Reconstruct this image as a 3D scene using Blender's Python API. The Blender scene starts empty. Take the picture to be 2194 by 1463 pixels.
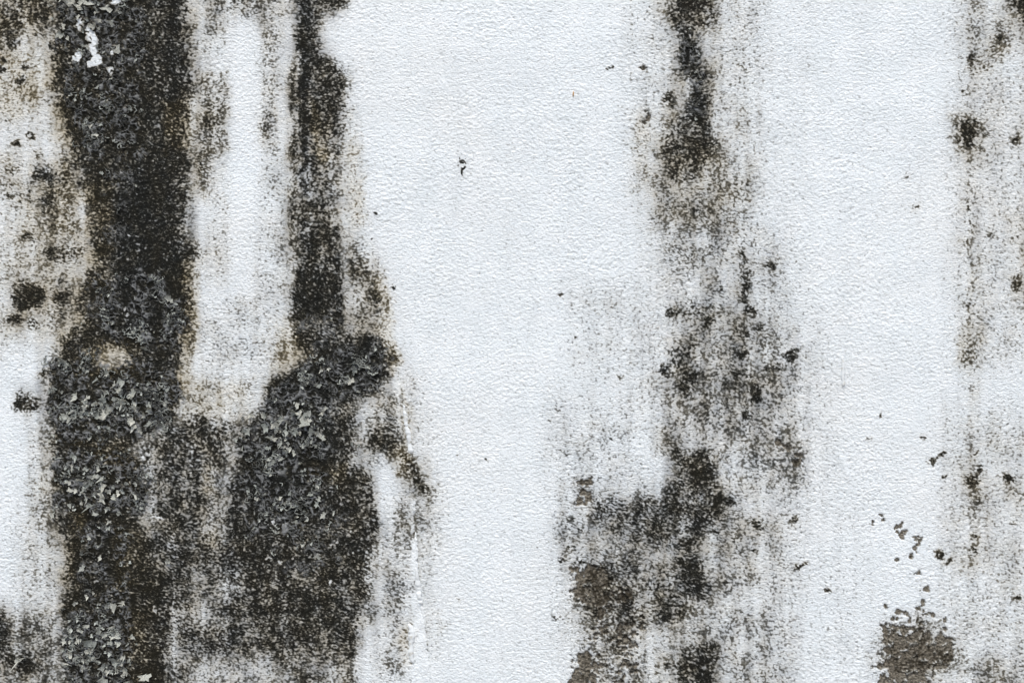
import bpy, math, random
import numpy as np
from mathutils import Vector, Matrix

random.seed(7)
scene = bpy.context.scene
COL = scene.collection

# ------------------------------------------------------------------ camera, sky, sun, exposure
FW = 1.10                      # metres of wall across the photograph
PX = FW / 2194.0               # metres per photo pixel
CZ = 1.35                      # height of the picture centre above the ground
cam_d = bpy.data.cameras.new('camera')
cam = bpy.data.objects.new('camera', cam_d)
COL.objects.link(cam)
cam_d.sensor_width = 36.0
cam_d.lens = 30.0
cam.location = (0.0, -FW * 30.0 / 36.0, CZ)
cam.rotation_euler = (math.radians(90), 0, 0)
cam_d.clip_start = 0.02
cam_d.clip_end = 300.0
scene.camera = cam

SUN_EL, SUN_AZ = math.radians(64), math.radians(-16)      # high, in front of the wall, a little to the left
world = bpy.data.worlds.new('World')
scene.world = world
world.use_nodes = True
wn, wl = world.node_tree.nodes, world.node_tree.links
wn.clear()
sky = wn.new('ShaderNodeTexSky')
sky.sky_type = 'NISHITA'
sky.sun_disc = False
sky.sun_elevation = SUN_EL
sky.sun_rotation = math.radians(180) + SUN_AZ
sky.air_density = 0.8
sky.dust_density = 2.5
bg = wn.new('ShaderNodeBackground')
bg.inputs['Strength'].default_value = 0.10
wo = wn.new('ShaderNodeOutputWorld')
wl.new(sky.outputs[0], bg.inputs[0])
wl.new(bg.outputs[0], wo.inputs[0])

sun_d = bpy.data.lights.new('sun', 'SUN')
sun_d.energy = 1.5
sun_d.angle = math.radians(10)
sun_d.color = (1.0, 0.965, 0.92)
sun = bpy.data.objects.new('sun', sun_d)
COL.objects.link(sun)
to_sun = Vector((math.cos(SUN_EL) * math.sin(SUN_AZ), -math.cos(SUN_EL) * math.cos(SUN_AZ), math.sin(SUN_EL)))
sun.rotation_euler = (-to_sun).to_track_quat('-Z', 'Y').to_euler()
sun.location = (-1, -4, 6)

vs = scene.view_settings
vs.view_transform = 'Standard'
vs.look = 'None'
vs.exposure = 1.10
vs.gamma = 1.0
vs.use_curve_mapping = False

# ------------------------------------------------------------------ noise helpers (numpy)
_rng = np.random.default_rng(11)
_perm = np.tile(_rng.permutation(512), 3).astype(np.int32)
_ang = _rng.uniform(0, 2 * math.pi, 512)
_gx, _gy = np.cos(_ang).astype(np.float32), np.sin(_ang).astype(np.float32)


def perlin(x, y, seed=0):
    """Gradient noise, about -0.7 .. 0.7"""
    x = x + seed * 37.17
    y = y + seed * 91.73
    xi = np.floor(x).astype(np.int32)
    yi = np.floor(y).astype(np.int32)
    fx = (x - xi).astype(np.float32)
    fy = (y - yi).astype(np.float32)

    def g(ix, iy, dx, dy):
        h = _perm[(_perm[ix & 511] + iy) & 511]
        return _gx[h] * dx + _gy[h] * dy
    u = fx * fx * fx * (fx * (fx * 6 - 15) + 10)
    v = fy * fy * fy * (fy * (fy * 6 - 15) + 10)
    a = g(xi, yi, fx, fy)
    b = g(xi + 1, yi, fx - 1, fy)
    c = g(xi, yi + 1, fx, fy - 1)
    d = g(xi + 1, yi + 1, fx - 1, fy - 1)
    return (a + (b - a) * u) * (1 - v) + (c + (d - c) * u) * v


def worley(x, y, seed=0):
    """F1 and F2 of a jittered cell noise"""
    xi = np.floor(x).astype(np.int32)
    yi = np.floor(y).astype(np.int32)
    f1 = np.full(x.shape, 9.0, np.float32)
    f2 = f1.copy()
    for ox in (-1, 0, 1):
        for oy in (-1, 0, 1):
            cx, cy = xi + ox, yi + oy
            h = _perm[(_perm[(cx + seed * 53) & 511] + cy) & 511]
            dx = cx + 0.5 + 0.62 * _gx[h] - x
            dy = cy + 0.5 + 0.62 * _gy[h] - y
            r = np.sqrt(dx * dx + dy * dy).astype(np.float32)
            f2 = np.minimum(np.maximum(r, f1), f2)
            f1 = np.minimum(f1, r)
    return f1, f2


def sstep(a, b, x):
    t = np.clip((x - a) / (b - a), 0, 1)
    return t * t * (3 - 2 * t)


# ------------------------------------------------------------------ where the stains are (photo pixels, x right, y down)
RS = 4.0
RX0, RY0, RX1, RY1 = -700.0, -700.0, 2894.0, 2163.0
gxs = np.arange(RX0, RX1 + 1, RS, dtype=np.float32)
gys = np.arange(RY0, RY1 + 1, RS, dtype=np.float32)
RGX, RGY = np.meshgrid(gxs, gys)
DENS = np.full(RGX.shape, 0.085, np.float32)  # base level greys the pits of clean paint: pit shade put into the colour
SCAR = np.zeros(RGX.shape, np.float32)
BROWN = np.full(RGX.shape, 0.12, np.float32)
CRUST = np.zeros(RGX.shape, np.float32)
BARE = np.zeros(RGX.shape, np.float32)
REGION = np.zeros(RGX.shape, np.int16)
REGION_NAMES = ['coat']


def region_id(name):
    if name not in REGION_NAMES:
        REGION_NAMES.append(name)
    return REGION_NAMES.index(name)


def poly_field(pts, f):
    """soft inside-ness of a polygon, computed only in its own window"""
    p = np.array(pts, np.float32)
    x0, y0 = p.min(0) - f * 1.2 - RS
    x1, y1 = p.max(0) + f * 1.2 + RS
    i0, i1 = max(0, int((x0 - RX0) / RS)), min(len(gxs), int((x1 - RX0) / RS) + 2)
    j0, j1 = max(0, int((y0 - RY0) / RS)), min(len(gys), int((y1 - RY0) / RS) + 2)
    win = (slice(j0, j1), slice(i0, i1))
    X, Y = RGX[win], RGY[win]
    d2 = np.full(X.shape, 1e12, np.float32)
    ins = np.zeros(X.shape, bool)
    n = len(p)
    for k in range(n):
        ax, ay = p[k]
        bx, by = p[(k + 1) % n]
        ex, ey = bx - ax, by - ay
        L = ex * ex + ey * ey + 1e-9
        t = np.clip(((X - ax) * ex + (Y - ay) * ey) / L, 0, 1)
        d2 = np.minimum(d2, (X - ax - t * ex) ** 2 + (Y - ay - t * ey) ** 2)
        if ay != by:
            c = (ay > Y) != (by > Y)
            ins ^= c & (X < ex * (Y - ay) / (by - ay) + ax)
    sd = np.sqrt(d2) * np.where(ins, 1, -1)
    return win, sstep(-f, f, sd)


def rect(x0, y0, x1, y1):
    return [(x0, y0), (x1, y0), (x1, y1), (x0, y1)]


def ell(cx, cy, rx, ry, n=12):
    return [(cx + rx * math.cos(2 * math.pi * k / n), cy + ry * math.sin(2 * math.pi * k / n)) for k in range(n)]


def stain(region, dens, f, pts, brown=None):
    if f >= 8:
        f = f * 1.55 + 5
    win, w = poly_field(pts, f)
    v = dens * w
    if region is not None:
        REGION[win] = np.where((v > 0.3) & (v >= DENS[win] - 1e-4), region_id(region), REGION[win])
    if brown is not None:
        BROWN[win] = BROWN[win] * (1 - w) + brown * w
    DENS[win] = np.maximum(DENS[win], v)


def clear(amount, f, pts, brown=None):
    if f >= 8:
        f = f * 1.4
    win, w = poly_field(pts, f)
    DENS[win] = DENS[win] * (1 - amount * w)
    if brown is not None:
        BROWN[win] = BROWN[win] * (1 - w) + brown * w


def crust(amount, f, pts):
    win, w = poly_field(pts, f)
    CRUST[win] = np.maximum(CRUST[win], amount * w)


def bare(region, f, pts, amount=1.0):
    win, w = poly_field(pts, f)
    REGION[win] = np.where(amount * w > 0.35, region_id(region), REGION[win])
    BARE[win] = np.maximum(BARE[win], amount * w)


def tint(b, f, pts):
    win, w = poly_field(pts, f)
    BROWN[win] = BROWN[win] * (1 - w) + b * w


T, B = -700, 2163           # streaks run on above and below the picture
# --- broad streak on the left
L_ = 'broad'
stain(None, .30, 60, rect(-60, 60, 200, 760), .65)
stain(None, .24, 60, rect(-170, T, -30, 720), .5)
for (x_, w_, v_) in ((-330, 40, .6), (-520, 70, .5), (-420, 16, .5), (2420, 46, .55), (2600, 24, .5), (2330, 14, .35)):
    stain(None, v_, 26, [(x_ - w_, T), (x_ + w_, T), (x_ + w_ * .7, 500), (x_ + w_ * 1.2, 1100), (x_ + w_, B), (x_ - w_, B), (x_ - w_ * 1.3, 1000), (x_ - w_ * .6, 400)], .35)
stain(L_, .70, 24, [(-110, T), (125, T), (120, 60), (96, 84), (60, 62), (34, 112), (-20, 92), (-90, 130), (-150, 20)], .75)
stain(L_, .84, 17, [(118, T), (415, T), (412, 60), (406, 100), (421, 165), (420, 205), (410, 300), (402, 400), (405, 470), (396, 510),
                    (440, 540), (407, 566), (402, 610), (416, 645), (402, 700), (393, 760), (385, 800), (392, 850), (378, 900), (330, 930),
                    (275, 960), (320, 1000), (318, 1080), (300, 1100), (340, 1170), (368, 1250), (372, 1350), (366, B), (138, B),
                    (130, 1300), (138, 1160), (104, 1060), (112, 960), (100, 880), (95, 800), (128, 720), (165, 690), (160, 640),
                    (190, 560), (190, 470), (172, 380), (150, 320), (125, 250), (106, 200), (112, 100)], .35)
stain(L_, .95, 26, [(330, T), (412, T), (410, 300), (400, 480), (420, 545), (400, 720), (250, 720), (220, 560), (232, 400), (300, 330), (330, 160)], .22)
stain(L_, .95, 22, rect(230, 380, 330, 720), .1)
stain(None, .34, 26, [(-40, 90), (110, 100), (115, 250), (-40, 250)], .9)
clear(.5, 20, rect(-60, 255, 105, 330))
stain(None, .50, 26, [(60, 340), (170, 330), (190, 520), (110, 540), (60, 470)], .75)
stain(None, .45, 24, [(150, 590), (190, 560), (170, 720), (130, 720)], .8)
stain(L_, .6, 14, [(400, 545), (448, 536), (438, 560), (404, 570)], .2)
clear(.55, 16, [(186, 742), (262, 738), (276, 770), (250, 800), (200, 798)], .75)
clear(.15, 20, rect(430, 60, 545, 600))
tint(.8, 18, rect(165, 735, 285, 815))
tint(.9, 22, [(150, 945), (290, 950), (340, 1010), (310, 1060), (180, 960)])
clear(.25, 20, [(265, 955), (300, 960), (340, 1010), (310, 1040)])
tint(.95, 14, rect(150, 1095, 185, 1140))
tint(.8, 14, rect(125, 1150, 165, 1310))
tint(.7, 20, rect(250, 1120, 330, 1260))
tint(.7, 25, rect(270, 1300, 360, 1500))
tint(.7, 20, rect(160, 380, 240, 640))
tint(.75, 20, rect(100, 180, 160, 330))
tint(.8, 14, rect(355, 220, 410, 330))
clear(.2, 14, rect(355, 220, 405, 320))
for (x, y, r, s) in ((92, 377, 22, 'spot_a'), (97, 427, 20, 'spot_b'), (57, 633, 37, 'spot_c'), (124, 643, 21, 'spot_d'), (30, 682, 18, 'spot_e'),
                     (74, 690, 18, 'spot_f'), (58, 865, 26, 'spot_g'), (120, 548, 26, 'spot_h'), (30, 95, 12, 'spot_i'), (40, 20, 22, None),
                     (200, 640, 28, None), (160, 545, 20, None), (115, 215, 14, None), (38, 415, 9, None), (85, 330, 14, None),
                     (55, 420, 10, None), (30, 450, 9, None), (100, 800, 18, None), (75, 390, 11, None), (60, 510, 12, None), (15, 395, 10, None)):
    stain(s, .86 if s else .72, 9, ell(x, y, r * 1.05, r * .85), .2 if s else .45)
stain(None, .44, 30, [(100, 520), (190, 520), (180, 720), (60, 720), (20, 620)], .6)
rs_ = random.Random(33)
for _ in range(70):
    x, y = rs_.uniform(5, 190), rs_.choice((rs_.uniform(300, 720), rs_.uniform(340, 560), rs_.uniform(20, 330)))
    r = rs_.choice((4, 5, 6, 8, 11))
    stain(None, rs_.uniform(.62, .85), 7, ell(x, y, r, r * .9), .4)
# lower left
stain(None, .42, 28, [(70, 900), (115, 880), (140, 1100), (135, 1300), (80, 1290), (60, 1100)], .45)
stain(None, .32, 40, [(30, 1100), (130, 1100), (130, 1320), (30, 1320)], .35)
stain('corner', .5, 40, [(-120, 1300), (145, 1300), (145, B), (-160, B)], .3)
stain('corner', .93, 22, ell(2, 1370, 26, 52), .15)
stain('corner', .9, 22, ell(42, 1420, 42, 30), .3)
# grey bridge between the two streaks
stain('broad', .66, 26, [(385, 880), (440, 868), (520, 905), (490, 1000), (450, 1100), (470, 1200), (545, 1300), (545, 1400), (520, B), (366, B),
                          (372, 1250), (335, 1150), (318, 1050), (275, 965)], .15)
clear(.25, 22, rect(395, 1235, 480, 1345))
stain(None, .55, 26, [(420, 920), (520, 920), (500, 1000), (500, 1140), (560, 1300), (520, 1480), (380, 1480), (400, 1100)], .2)
clear(.2, 12, rect(432, 950, 462, 1080), .55)
tint(.65, 18, rect(420, 1080, 480, 1180))
stain(None, .5, 26, [(400, 830), (500, 860), (520, 905), (440, 905), (390, 900)], .8)
stain(None, .62, 18, [(290, 940), (420, 900), (430, 1200), (410, B), (330, B), (320, 1200)], .25)
stain(None, .60, 18, [(450, 1080), (540, 1080), (575, 1300), (580, B), (480, B), (470, 1250)], .2)
clear(.12, 20, rect(400, 1240, 480, 1340))
# fringe right of the broad streak
stain(None, .5, 22, [(410, T), (640, T), (640, 24), (540, 46), (470, 50), (410, 40)], .3)
stain(None, .36, 18, [(414, 30), (494, 30), (480, 110), (414, 130)], .5)
stain(None, .50, 14, [(416, 165), (488, 150), (496, 320), (470, 330), (440, 430), (408, 390)], .75)
stain(None, .26, 16, [(450, 400), (496, 400), (492, 600), (470, 640), (455, 560)], .9)
stain(None, .26, 22, [(414, 690), (560, 600), (600, 680), (610, 760), (560, 800), (420, 800)], .15)
stain(None, .5, 9, [(402, 560), (420, 640), (424, 700), (404, 830), (396, 830), (398, 700)], 1.)
stain(None, .32, 24, [(402, 790), (560, 800), (540, 880), (500, 880), (402, 850)], .7)
# thin column
stain(None, .23, 22, [(424, 330), (500, 330), (510, 620), (430, 620)], .4)
stain(None, .27, 18, [(548, 320), (628, 320), (628, 640), (540, 640)], .2)
stain(None, .2, 24, rect(414, 620, 610, 720), .2)
stain('thin', .37, 16, [(548, -30), (602, -30), (606, 330), (590, 420), (560, 340)], .3)
stain(None, .42, 12, rect(552, 230, 600, 330), .75)
stain(None, .28, 20, [(560, 420), (612, 430), (606, 560), (566, 560)], .2)
stain(None, .22, 20, rect(545, 560, 625, 740), .3)
stain(None, .19, 30, [(424, 20), (500, 20), (500, 330), (424, 330)], .35)
stain(None, .2, 24, [(545, 20), (626, 20), (626, 340), (545, 340)], .3)
# --- second streak
M_ = 'second'
stain(M_, .72, 15, [(660, T), (768, T), (748, 14), (692, 36), (684, 108), (728, 132), (748, 168), (754, 250), (738, 300), (732, 420), (734, 520),
                    (738, 600), (742, 690), (826, 716), (846, 768), (830, 830), (792, 868), (766, 940), (768, 990), (800, 1012), (816, 1100),
                    (806, 1190), (800, 1300), (770, 1370), (760, B), (540, B), (545, 1400), (520, 1250), (478, 1120), (488, 1000), (505, 930),
                    (552, 868), (580, 812), (652, 768), (612, 712), (616, 640), (636, 560), (630, 500), (640, 400), (655, 300)], .28)
stain(M_, .95, 8, [(630, T), (666, T), (668, 200), (662, 420), (642, 420), (636, 150)], .12)
stain(M_, .62, 10, [(612, 150), (640, 100), (645, 560), (622, 560)], .4)
clear(.25, 14, rect(668, 290, 740, 480))
stain(M_, .86, 14, [(630, 555), (720, 565), (738, 690), (630, 700)], .2)
stain(M_, .93, 15, [(580, 812), (660, 762), (826, 722), (832, 800), (780, 850), (700, 880), (560, 905)], .12)
stain(M_, .95, 26, [(512, 920), (700, 880), (742, 960), (705, 1130), (520, 1130), (498, 1000)], .12)
stain(M_, .80, 38, [(560, 1130), (790, 1100), (780, 1280), (730, 1350), (560, 1350)], .3)
clear(.30, 40, rect(380, 1390, 800, B))
clear(.3, 16, rect(520, 1070, 560, 1110))
clear(.4, 14, ell(650, 1238, 26, 18), .5)
tint(.75, 16, rect(660, 1000, 740, 1040))
stain(None, .34, 16, [(735, 290), (772, 262), (788, 400), (790, 480), (740, 500)], .85)
stain(None, .46, 16, [(740, 500), (790, 520), (828, 600), (846, 720), (760, 720), (740, 690)], .4)
stain(None, .46, 10, [(805, 590), (832, 610), (850, 745), (832, 740), (815, 690)], .95)
stain(None, .55, 9, [(826, 716), (848, 730), (858, 770), (842, 800), (834, 780)], .9)
stain(None, .42, 9, [(665, 200), (690, 270), (700, 340), (680, 330)], .95)
stain(None, .4, 18, [(590, 690), (650, 700), (660, 760), (590, 800), (570, 830)], .85)
stain(M_, .56, 22, [(766, 868), (850, 832), (872, 960), (850, 1000), (800, 1000), (766, 945)], .3)
clear(.3, 18, rect(720, 855, 800, 900))
stain('diagonal', .62, 12, [(842, 962), (876, 964), (934, 1046), (930, 1085), (896, 1062), (850, 1012)], .9)
stain(None, .5, 14, [(900, 1050), (934, 1050), (934, 1090), (905, 1100)], .9)
stain(None, .37, 24, [(815, 1060), (884, 1030), (945, 1090), (900, 1250), (878, 1460), (800, 1460), (808, 1250)], .2)
clear(.45, 12, [(806, 985), (838, 975), (834, 1140), (816, 1140)])
stain(None, .26, 26, [(850, 780), (910, 800), (960, 1080), (955, 1200), (925, 1260), (950, 1400), (900, 1420), (895, 1000)], .3)
stain(None, .33, 14, ell(940, 1335, 18, 30), .5)
stain(None, .55, 10, [(866, 1340), (878, 1340), (876, 1420), (862, 1420)], 1.)
stain(None, .45, 10, [(890, 1345), (900, 1345), (898, 1400), (890, 1400)], 1.)
stain(None, .4, 9, [(850, 800), (868, 830), (880, 900), (888, 960), (872, 960), (858, 880)], .9)
clear(.08, 60, rect(390, 1360, 830, B))
tint(.85, 12, [(800, 560), (836, 610), (856, 760), (838, 800), (815, 700)])
tint(.8, 12, [(392, 560), (430, 560), (424, 840), (386, 840)])
# --- centre-right streak
C_ = 'centre'
stain(None, .25, 40, [(1345, T), (1650, T), (1660, 500), (1600, 560), (1380, 560), (1345, 400)], .3)
stain(C_, .62, 18, [(1418, T), (1548, T), (1540, 50), (1500, 92), (1528, 140), (1535, 260), (1548, 318), (1500, 400), (1440, 404), (1396, 332),
                    (1420, 262), (1468, 220), (1440, 150), (1446, 92), (1424, 50)], .38)
stain(C_, .80, 11, [(1452, 60), (1500, 60), (1512, 300), (1482, 300), (1478, 190), (1446, 130)], .15)
stain(C_, .95, 10, ell(1490, 240, 24, 42), .15)
stain(C_, .86, 10, ell(1435, 215, 14, 14), .5)
stain(C_, .42, 34, [(1372, 335), (1540, 300), (1622, 360), (1626, 500), (1500, 545), (1380, 505)], .5)
stain(C_, .78, 12, ell(1393, 382, 14, 10), .5)
stain(C_, .74, 14, ell(1590, 398, 16, 12), .5)
stain(C_, .36, 12, rect(1584, T, 1606, 430), .4)
stain(None, .30, 8, rect(1350, T, 1362, 420), .2)
stain(None, .34, 22, [(1340, 230), (1420, 250), (1400, 420), (1345, 420)], .5)
stain(C_, .78, 12, [(1572, 520), (1596, 530), (1612, 580), (1606, 640), (1626, 660), (1600, 690), (1580, 640), (1584, 580)], .85)
stain(C_, .82, 10, ell(1648, 572, 14, 7), .2)
stain(C_, .7, 14, ell(1475, 545, 14, 10), .5)
stain(None, .35, 10, rect(1462, 540, 1480, 610), .5)
stain(C_, .58, 18, [(1440, 668), (1470, 620), (1500, 640), (1530, 585), (1556, 605), (1548, 640), (1580, 665), (1530, 700), (1450, 690)], .4)
stain(C_, .45, 28, [(1430, 676), (1600, 670), (1690, 720), (1725, 750), (1690, 800), (1640, 890), (1600, 905), (1500, 860), (1420, 830)], .45)
clear(.3, 22, rect(1515, 760, 1575, 900))
stain(C_, .58, 20, [(1415, 745), (1470, 720), (1515, 740), (1508, 870), (1455, 875), (1425, 800)], .4)
for (x, y, rx, ry) in ((1428, 792, 12, 16), (1445, 672, 16, 14), (1520, 690, 18, 16), (1490, 740, 14, 12), (1575, 795, 12, 10), (1600, 800, 12, 12),
                       (1618, 845, 18, 22), (1602, 885, 16, 18), (1690, 765, 18, 18), (1672, 785, 18, 12), (1645, 790, 12, 10), (1515, 840, 10, 8),
                       (1590, 765, 14, 10), (1540, 620, 12, 10), (1600, 715, 10, 10), (1625, 700, 10, 8)):
    stain(C_, .88, 9, ell(x, y, rx, ry), .35)
stain(None, .36, 30, [(1640, 720), (1740, 740), (1730, 900), (1640, 900)], .2)
stain(None, .36, 30, [(1380, 870), (1740, 850), (1745, 1000), (1560, 1030), (1400, 1000)], .15)
stain(C_, .55, 22, [(1600, 960), (1690, 970), (1700, 1020), (1620, 1020)], .05)
stain(None, .25, 50, [(1160, 820), (1400, 840), (1400, 1030), (1150, 1060)], .1)
stain(C_, .70, 18, [(1440, 950), (1532, 950), (1545, 1060), (1440, 1060)], .4)
clear(.65, 9, [(1390, 985), (1416, 985), (1420, 1066), (1394, 1070)])
stain(C_, .66, 26, [(1262, 1062), (1310, 1046), (1345, 1070), (1386, 1046), (1412, 1064), (1440, 1010), (1560, 1040), (1572, 1120), (1480, 1200), (1330, 1180), (1245, 1110)], .15)
clear(.2, 22, rect(1290, 1110, 1380, 1190))
stain(None, .40, 24, [(1182, 1090), (1262, 1090), (1268, 1220), (1196, 1220)], .2)
stain(None, .54, 24, [(1222, 1190), (1500, 1180), (1514, 1330), (1380, 1370), (1240, 1340)], .3)
stain(C_, .74, 18, [(1430, 1175), (1520, 1185), (1522, 1290), (1450, 1290)], .2)
for (x, y, r) in ((1222, 1108, 10), (1220, 1170, 12), (1208, 1196, 10), (1250, 1135, 12), (1244, 1200, 14), (1550, 1095, 12), (1530, 1140, 16),
                  (1580, 1155, 12), (1620, 1125, 16), (1585, 1180, 10), (1620, 1180, 10), (1548, 1247, 7), (1557, 1267, 6), (1193, 1324, 6),
                  (1700, 1110, 9), (1515, 1000, 18), (1470, 985, 16), (1560, 1070, 14), (1400, 1075, 14)):
    stain(C_ if r > 11 else None, .82, 8, ell(x, y, r, r * .85), .55)
stain(None, .27, 34, [(1550, 1040), (1740, 1060), (1720, 1290), (1550, 1350)], .35)
stain(None, .36, 34, [(1230, 1340), (1480, 1330), (1700, 1390), (1720, B), (1220, B)], .25)
stain(C_, .76, 16, [(1470, 1372), (1540, 1375), (1552, B), (1465, B), (1440, 1420)], .7)
stain(C_, .66, 12, [(1450, 1330), (1490, 1340), (1500, 1370), (1460, 1370)], .95)
stain(C_, .75, 10, ell(1440, 1418, 26, 16), .6)
stain(C_, .75, 10, ell(1395, 1260, 14, 12), .7)
clear(.4, 18, [(1392, 1345), (1455, 1345), (1450, 1405), (1392, 1410)])
stain(None, .20, 40, rect(1195, 580, 1430, 840), .2)
stain(None, .40, 10, [(1290, 655), (1330, 645), (1320, 662), (1295, 668)], .2)
for (x, y, r) in ((1310, 655, 7), (1205, 632, 5), (1282, 675, 7), (1237, 718, 7), (1170, 884, 6), (1196, 880, 4), (1173, 895, 5), (1310, 940, 5),
                  (1200, 968, 6), (1217, 970, 6), (1172, 1004, 5), (1330, 800, 5), (1300, 855, 7), (1255, 902, 4), (1305, 148, 7), (1375, 150, 10)):
    stain(None, .62, 3.5, ell(x, y, r * .75, r * .6), .4)
stain(None, .27, 34, [(1500, 900), (1745, 900), (1740, 1110), (1500, 1110)], .25)
stain(None, .30, 34, [(1380, 1280), (1720, 1270), (1715, 1440), (1380, 1440)], .2)
stain(None, .27, 45, [(1170, 980), (1420, 980), (1420, 1200), (1180, 1200)], .1)
stain(None, .20, 45, [(1130, 1150), (1260, 1120), (1270, 1420), (1180, 1420)], .1)
stain(None, .38, 40, [(1375, 440), (1640, 440), (1650, 600), (1430, 610)], .35)
stain(None, .26, 50, [(1380, 480), (1720, 480), (1760, 760), (1380, 760)], .2)
stain(None, .26, 40, [(1350, 700), (1480, 700), (1480, 960), (1330, 960)], .2)
stain(None, .22, 60, [(1700, 640), (1800, 700), (1800, 1080), (1700, 1080)], .1)
stain(None, .40, 34, [(1490, 1070), (1650, 1080), (1640, 1280), (1500, 1290)], .25)
stain(None, .45, 28, [(1240, 1130), (1500, 1130), (1510, 1260), (1240, 1260)], .2)
stain(None, .40, 28, [(1225, 1300), (1550, 1290), (1560, B), (1225, B)], .3)
stain(None, .34, 30, [(1500, 1280), (1680, 1280), (1700, B), (1500, B)], .2)
clear(.3, 16, [(1392, 1345), (1455, 1345), (1450, 1405), (1392, 1410)])
stain(None, .44, 34, [(1410, 690), (1700, 700), (1725, 860), (1690, 960), (1410, 960)], .25)
stain(None, .36, 34, [(1530, 860), (1740, 880), (1745, 1060), (1540, 1090)], .2)
# --- halo on the wall to the right
stain(None, .16, 60, rect(1640, -60, 1760, 900), .15)
stain(None, .16, 60, rect(1700, 1000, 1900, 1500), .1)
# --- right edge streak
R_ = 'right'
stain(None, .24, 40, [(2015, T), (2300, T), (2310, 820), (2025, 800)], .3)
stain(None, .24, 50, [(1995, 850), (2300, 850), (2320, B), (2030, B)], .3)
stain(R_, .74, 12, [(2150, T), (2240, T), (2240, 70), (2188, 60), (2160, 30)], .35)
stain(R_, .44, 14, [(2060, T), (2102, T), (2112, 170), (2074, 170)], .35)
stain(R_, .45, 16, [(2132, 30), (2180, 50), (2170, 100), (2140, 160), (2100, 180), (2110, 90)], .5)
for (x, y, rx, ry) in ((2084, 122, 10, 10), (2112, 150, 10, 12), (2070, 270, 20, 16), (2092, 265, 12, 14), (2115, 280, 14, 8), (2060, 300, 26, 10),
                       (2175, 298, 16, 12), (2140, 85, 12, 14), (2085, 130, 8, 16), (2068, 195, 7, 7), (2110, 155, 10, 6), (2180, 10, 20, 10),
                       (2070, 520, 12, 10), (2120, 505, 14, 10), (2178, 512, 14, 10), (2080, 400, 10, 10), (2180, 600, 18, 26), (1945, 377, 7, 5),
                       (2080, 462, 8, 40), (1960, 445, 7, 7), (2110, 607, 6, 5), (2080, 650, 14, 10)):
    stain(R_, .70, 9, ell(x, y, rx, ry), .45)
stain(R_, .60, 18, [(2038, 250), (2112, 252), (2112, 330), (2050, 325)], .45)
stain(R_, .40, 12, [(2066, 330), (2098, 330), (2094, 720), (2064, 720)], .4)
stain(None, .42, 14, [(2060, 700), (2110, 720), (2100, 790), (2040, 780)], .6)
stain(None, .36, 20, [(2168, 450), (2260, 450), (2260, 700), (2176, 700)], .5)
stain(R_, .36, 18, rect(2064, 760, 2100, 1220), .4)
stain(R_, .46, 18, [(2056, 1000), (2108, 1000), (2112, 1060), (2104, 1215), (2074, 1215), (2070, 1080)], .45)
stain(R_, .82, 10, ell(2083, 1025, 24, 20), .5)
for (x, y, r) in ((2003, 990, 12), (2020, 980, 9), (2102, 1005, 10), (2160, 1025, 16), (2170, 1125, 10), (2184, 1278, 8), (2092, 970, 7), (1980, 940, 7),
                  (2025, 1020, 8), (1885, 888, 5), (1862, 948, 5), (2085, 1180, 12), (2088, 1150, 14), (1710, 1216, 12), (1722, 1212, 8),
                  (1705, 1110, 8), (1776, 1263, 6), (2015, 1185, 12), (2030, 1200, 8)):
    stain(None, .72, 6, ell(x, y, r, r * .8), .5)
stain(None, .32, 20, [(2130, 1010), (2290, 1000), (2300, 1090), (2140, 1090)], .4)
stain(None, .36, 26, [(2040, 1400), (2300, 1380), (2310, B), (2040, B)], .3)
# --- lone marks on the white field
for (x, y, rx, ry) in ((989, 336, 2.5, 7), (993, 345, 4, 4), (1000, 350, 3, 3), (988, 358, 3, 3), (996, 362, 3, 3), (1001, 340, 2.5, 2.5), (992, 372, 2.5, 4),
                       (845, 616, 4, 4), (800, 518, 4, 3), (806, 460, 4, 4), (982, 1276, 3, 4), (981, 978, 3, 3), (1040, 986, 3, 3),
                       (1803, 789, 3, 5), (1860, 950, 3, 6)):
    stain(None, 1.0 if 985 < x < 1003 and y < 400 else .6, 2.2, ell(x, y, rx + .7, ry + .9, 8), .15)
clear(.8, 16, rect(500, 60, 545, 500))
# --- crust that has curled into flakes
crust(.9, 24, [(120, T), (340, T), (310, 40), (300, 160), (300, 330), (170, 330), (130, 150)])
crust(.45, 30, [(200, 300), (330, 300), (260, 560), (215, 560)])
crust(.85, 24, [(190, 590), (340, 570), (400, 680), (390, 760), (330, 760), (180, 690)])
crust(1., 22, [(100, 770), (180, 740), (320, 790), (395, 800), (390, 900), (320, 940), (110, 950)])
crust(1., 20, [(115, 960), (270, 960), (325, 1010), (310, 1100), (115, 1085)])
crust(.6, 24, [(160, 1100), (280, 1100), (280, 1300), (160, 1290)])
crust(1., 20, [(135, 1300), (270, 1270), (275, 1400), (330, B), (140, B)])
crust(.9, 24, [(590, 830), (680, 750), (830, 740), (820, 820), (720, 870), (700, 1000), (690, 1140), (530, 1140), (510, 940)])
crust(.5, 26, [(560, 1100), (760, 1100), (720, 1240), (580, 1240)])
crust(.4, 16, [(620, 650), (730, 650), (740, 760), (650, 760)])
crust(.6, 10, ell(1482, 130, 26, 90))
crust(.6, 8, ell(1490, 230, 16, 40))
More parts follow.
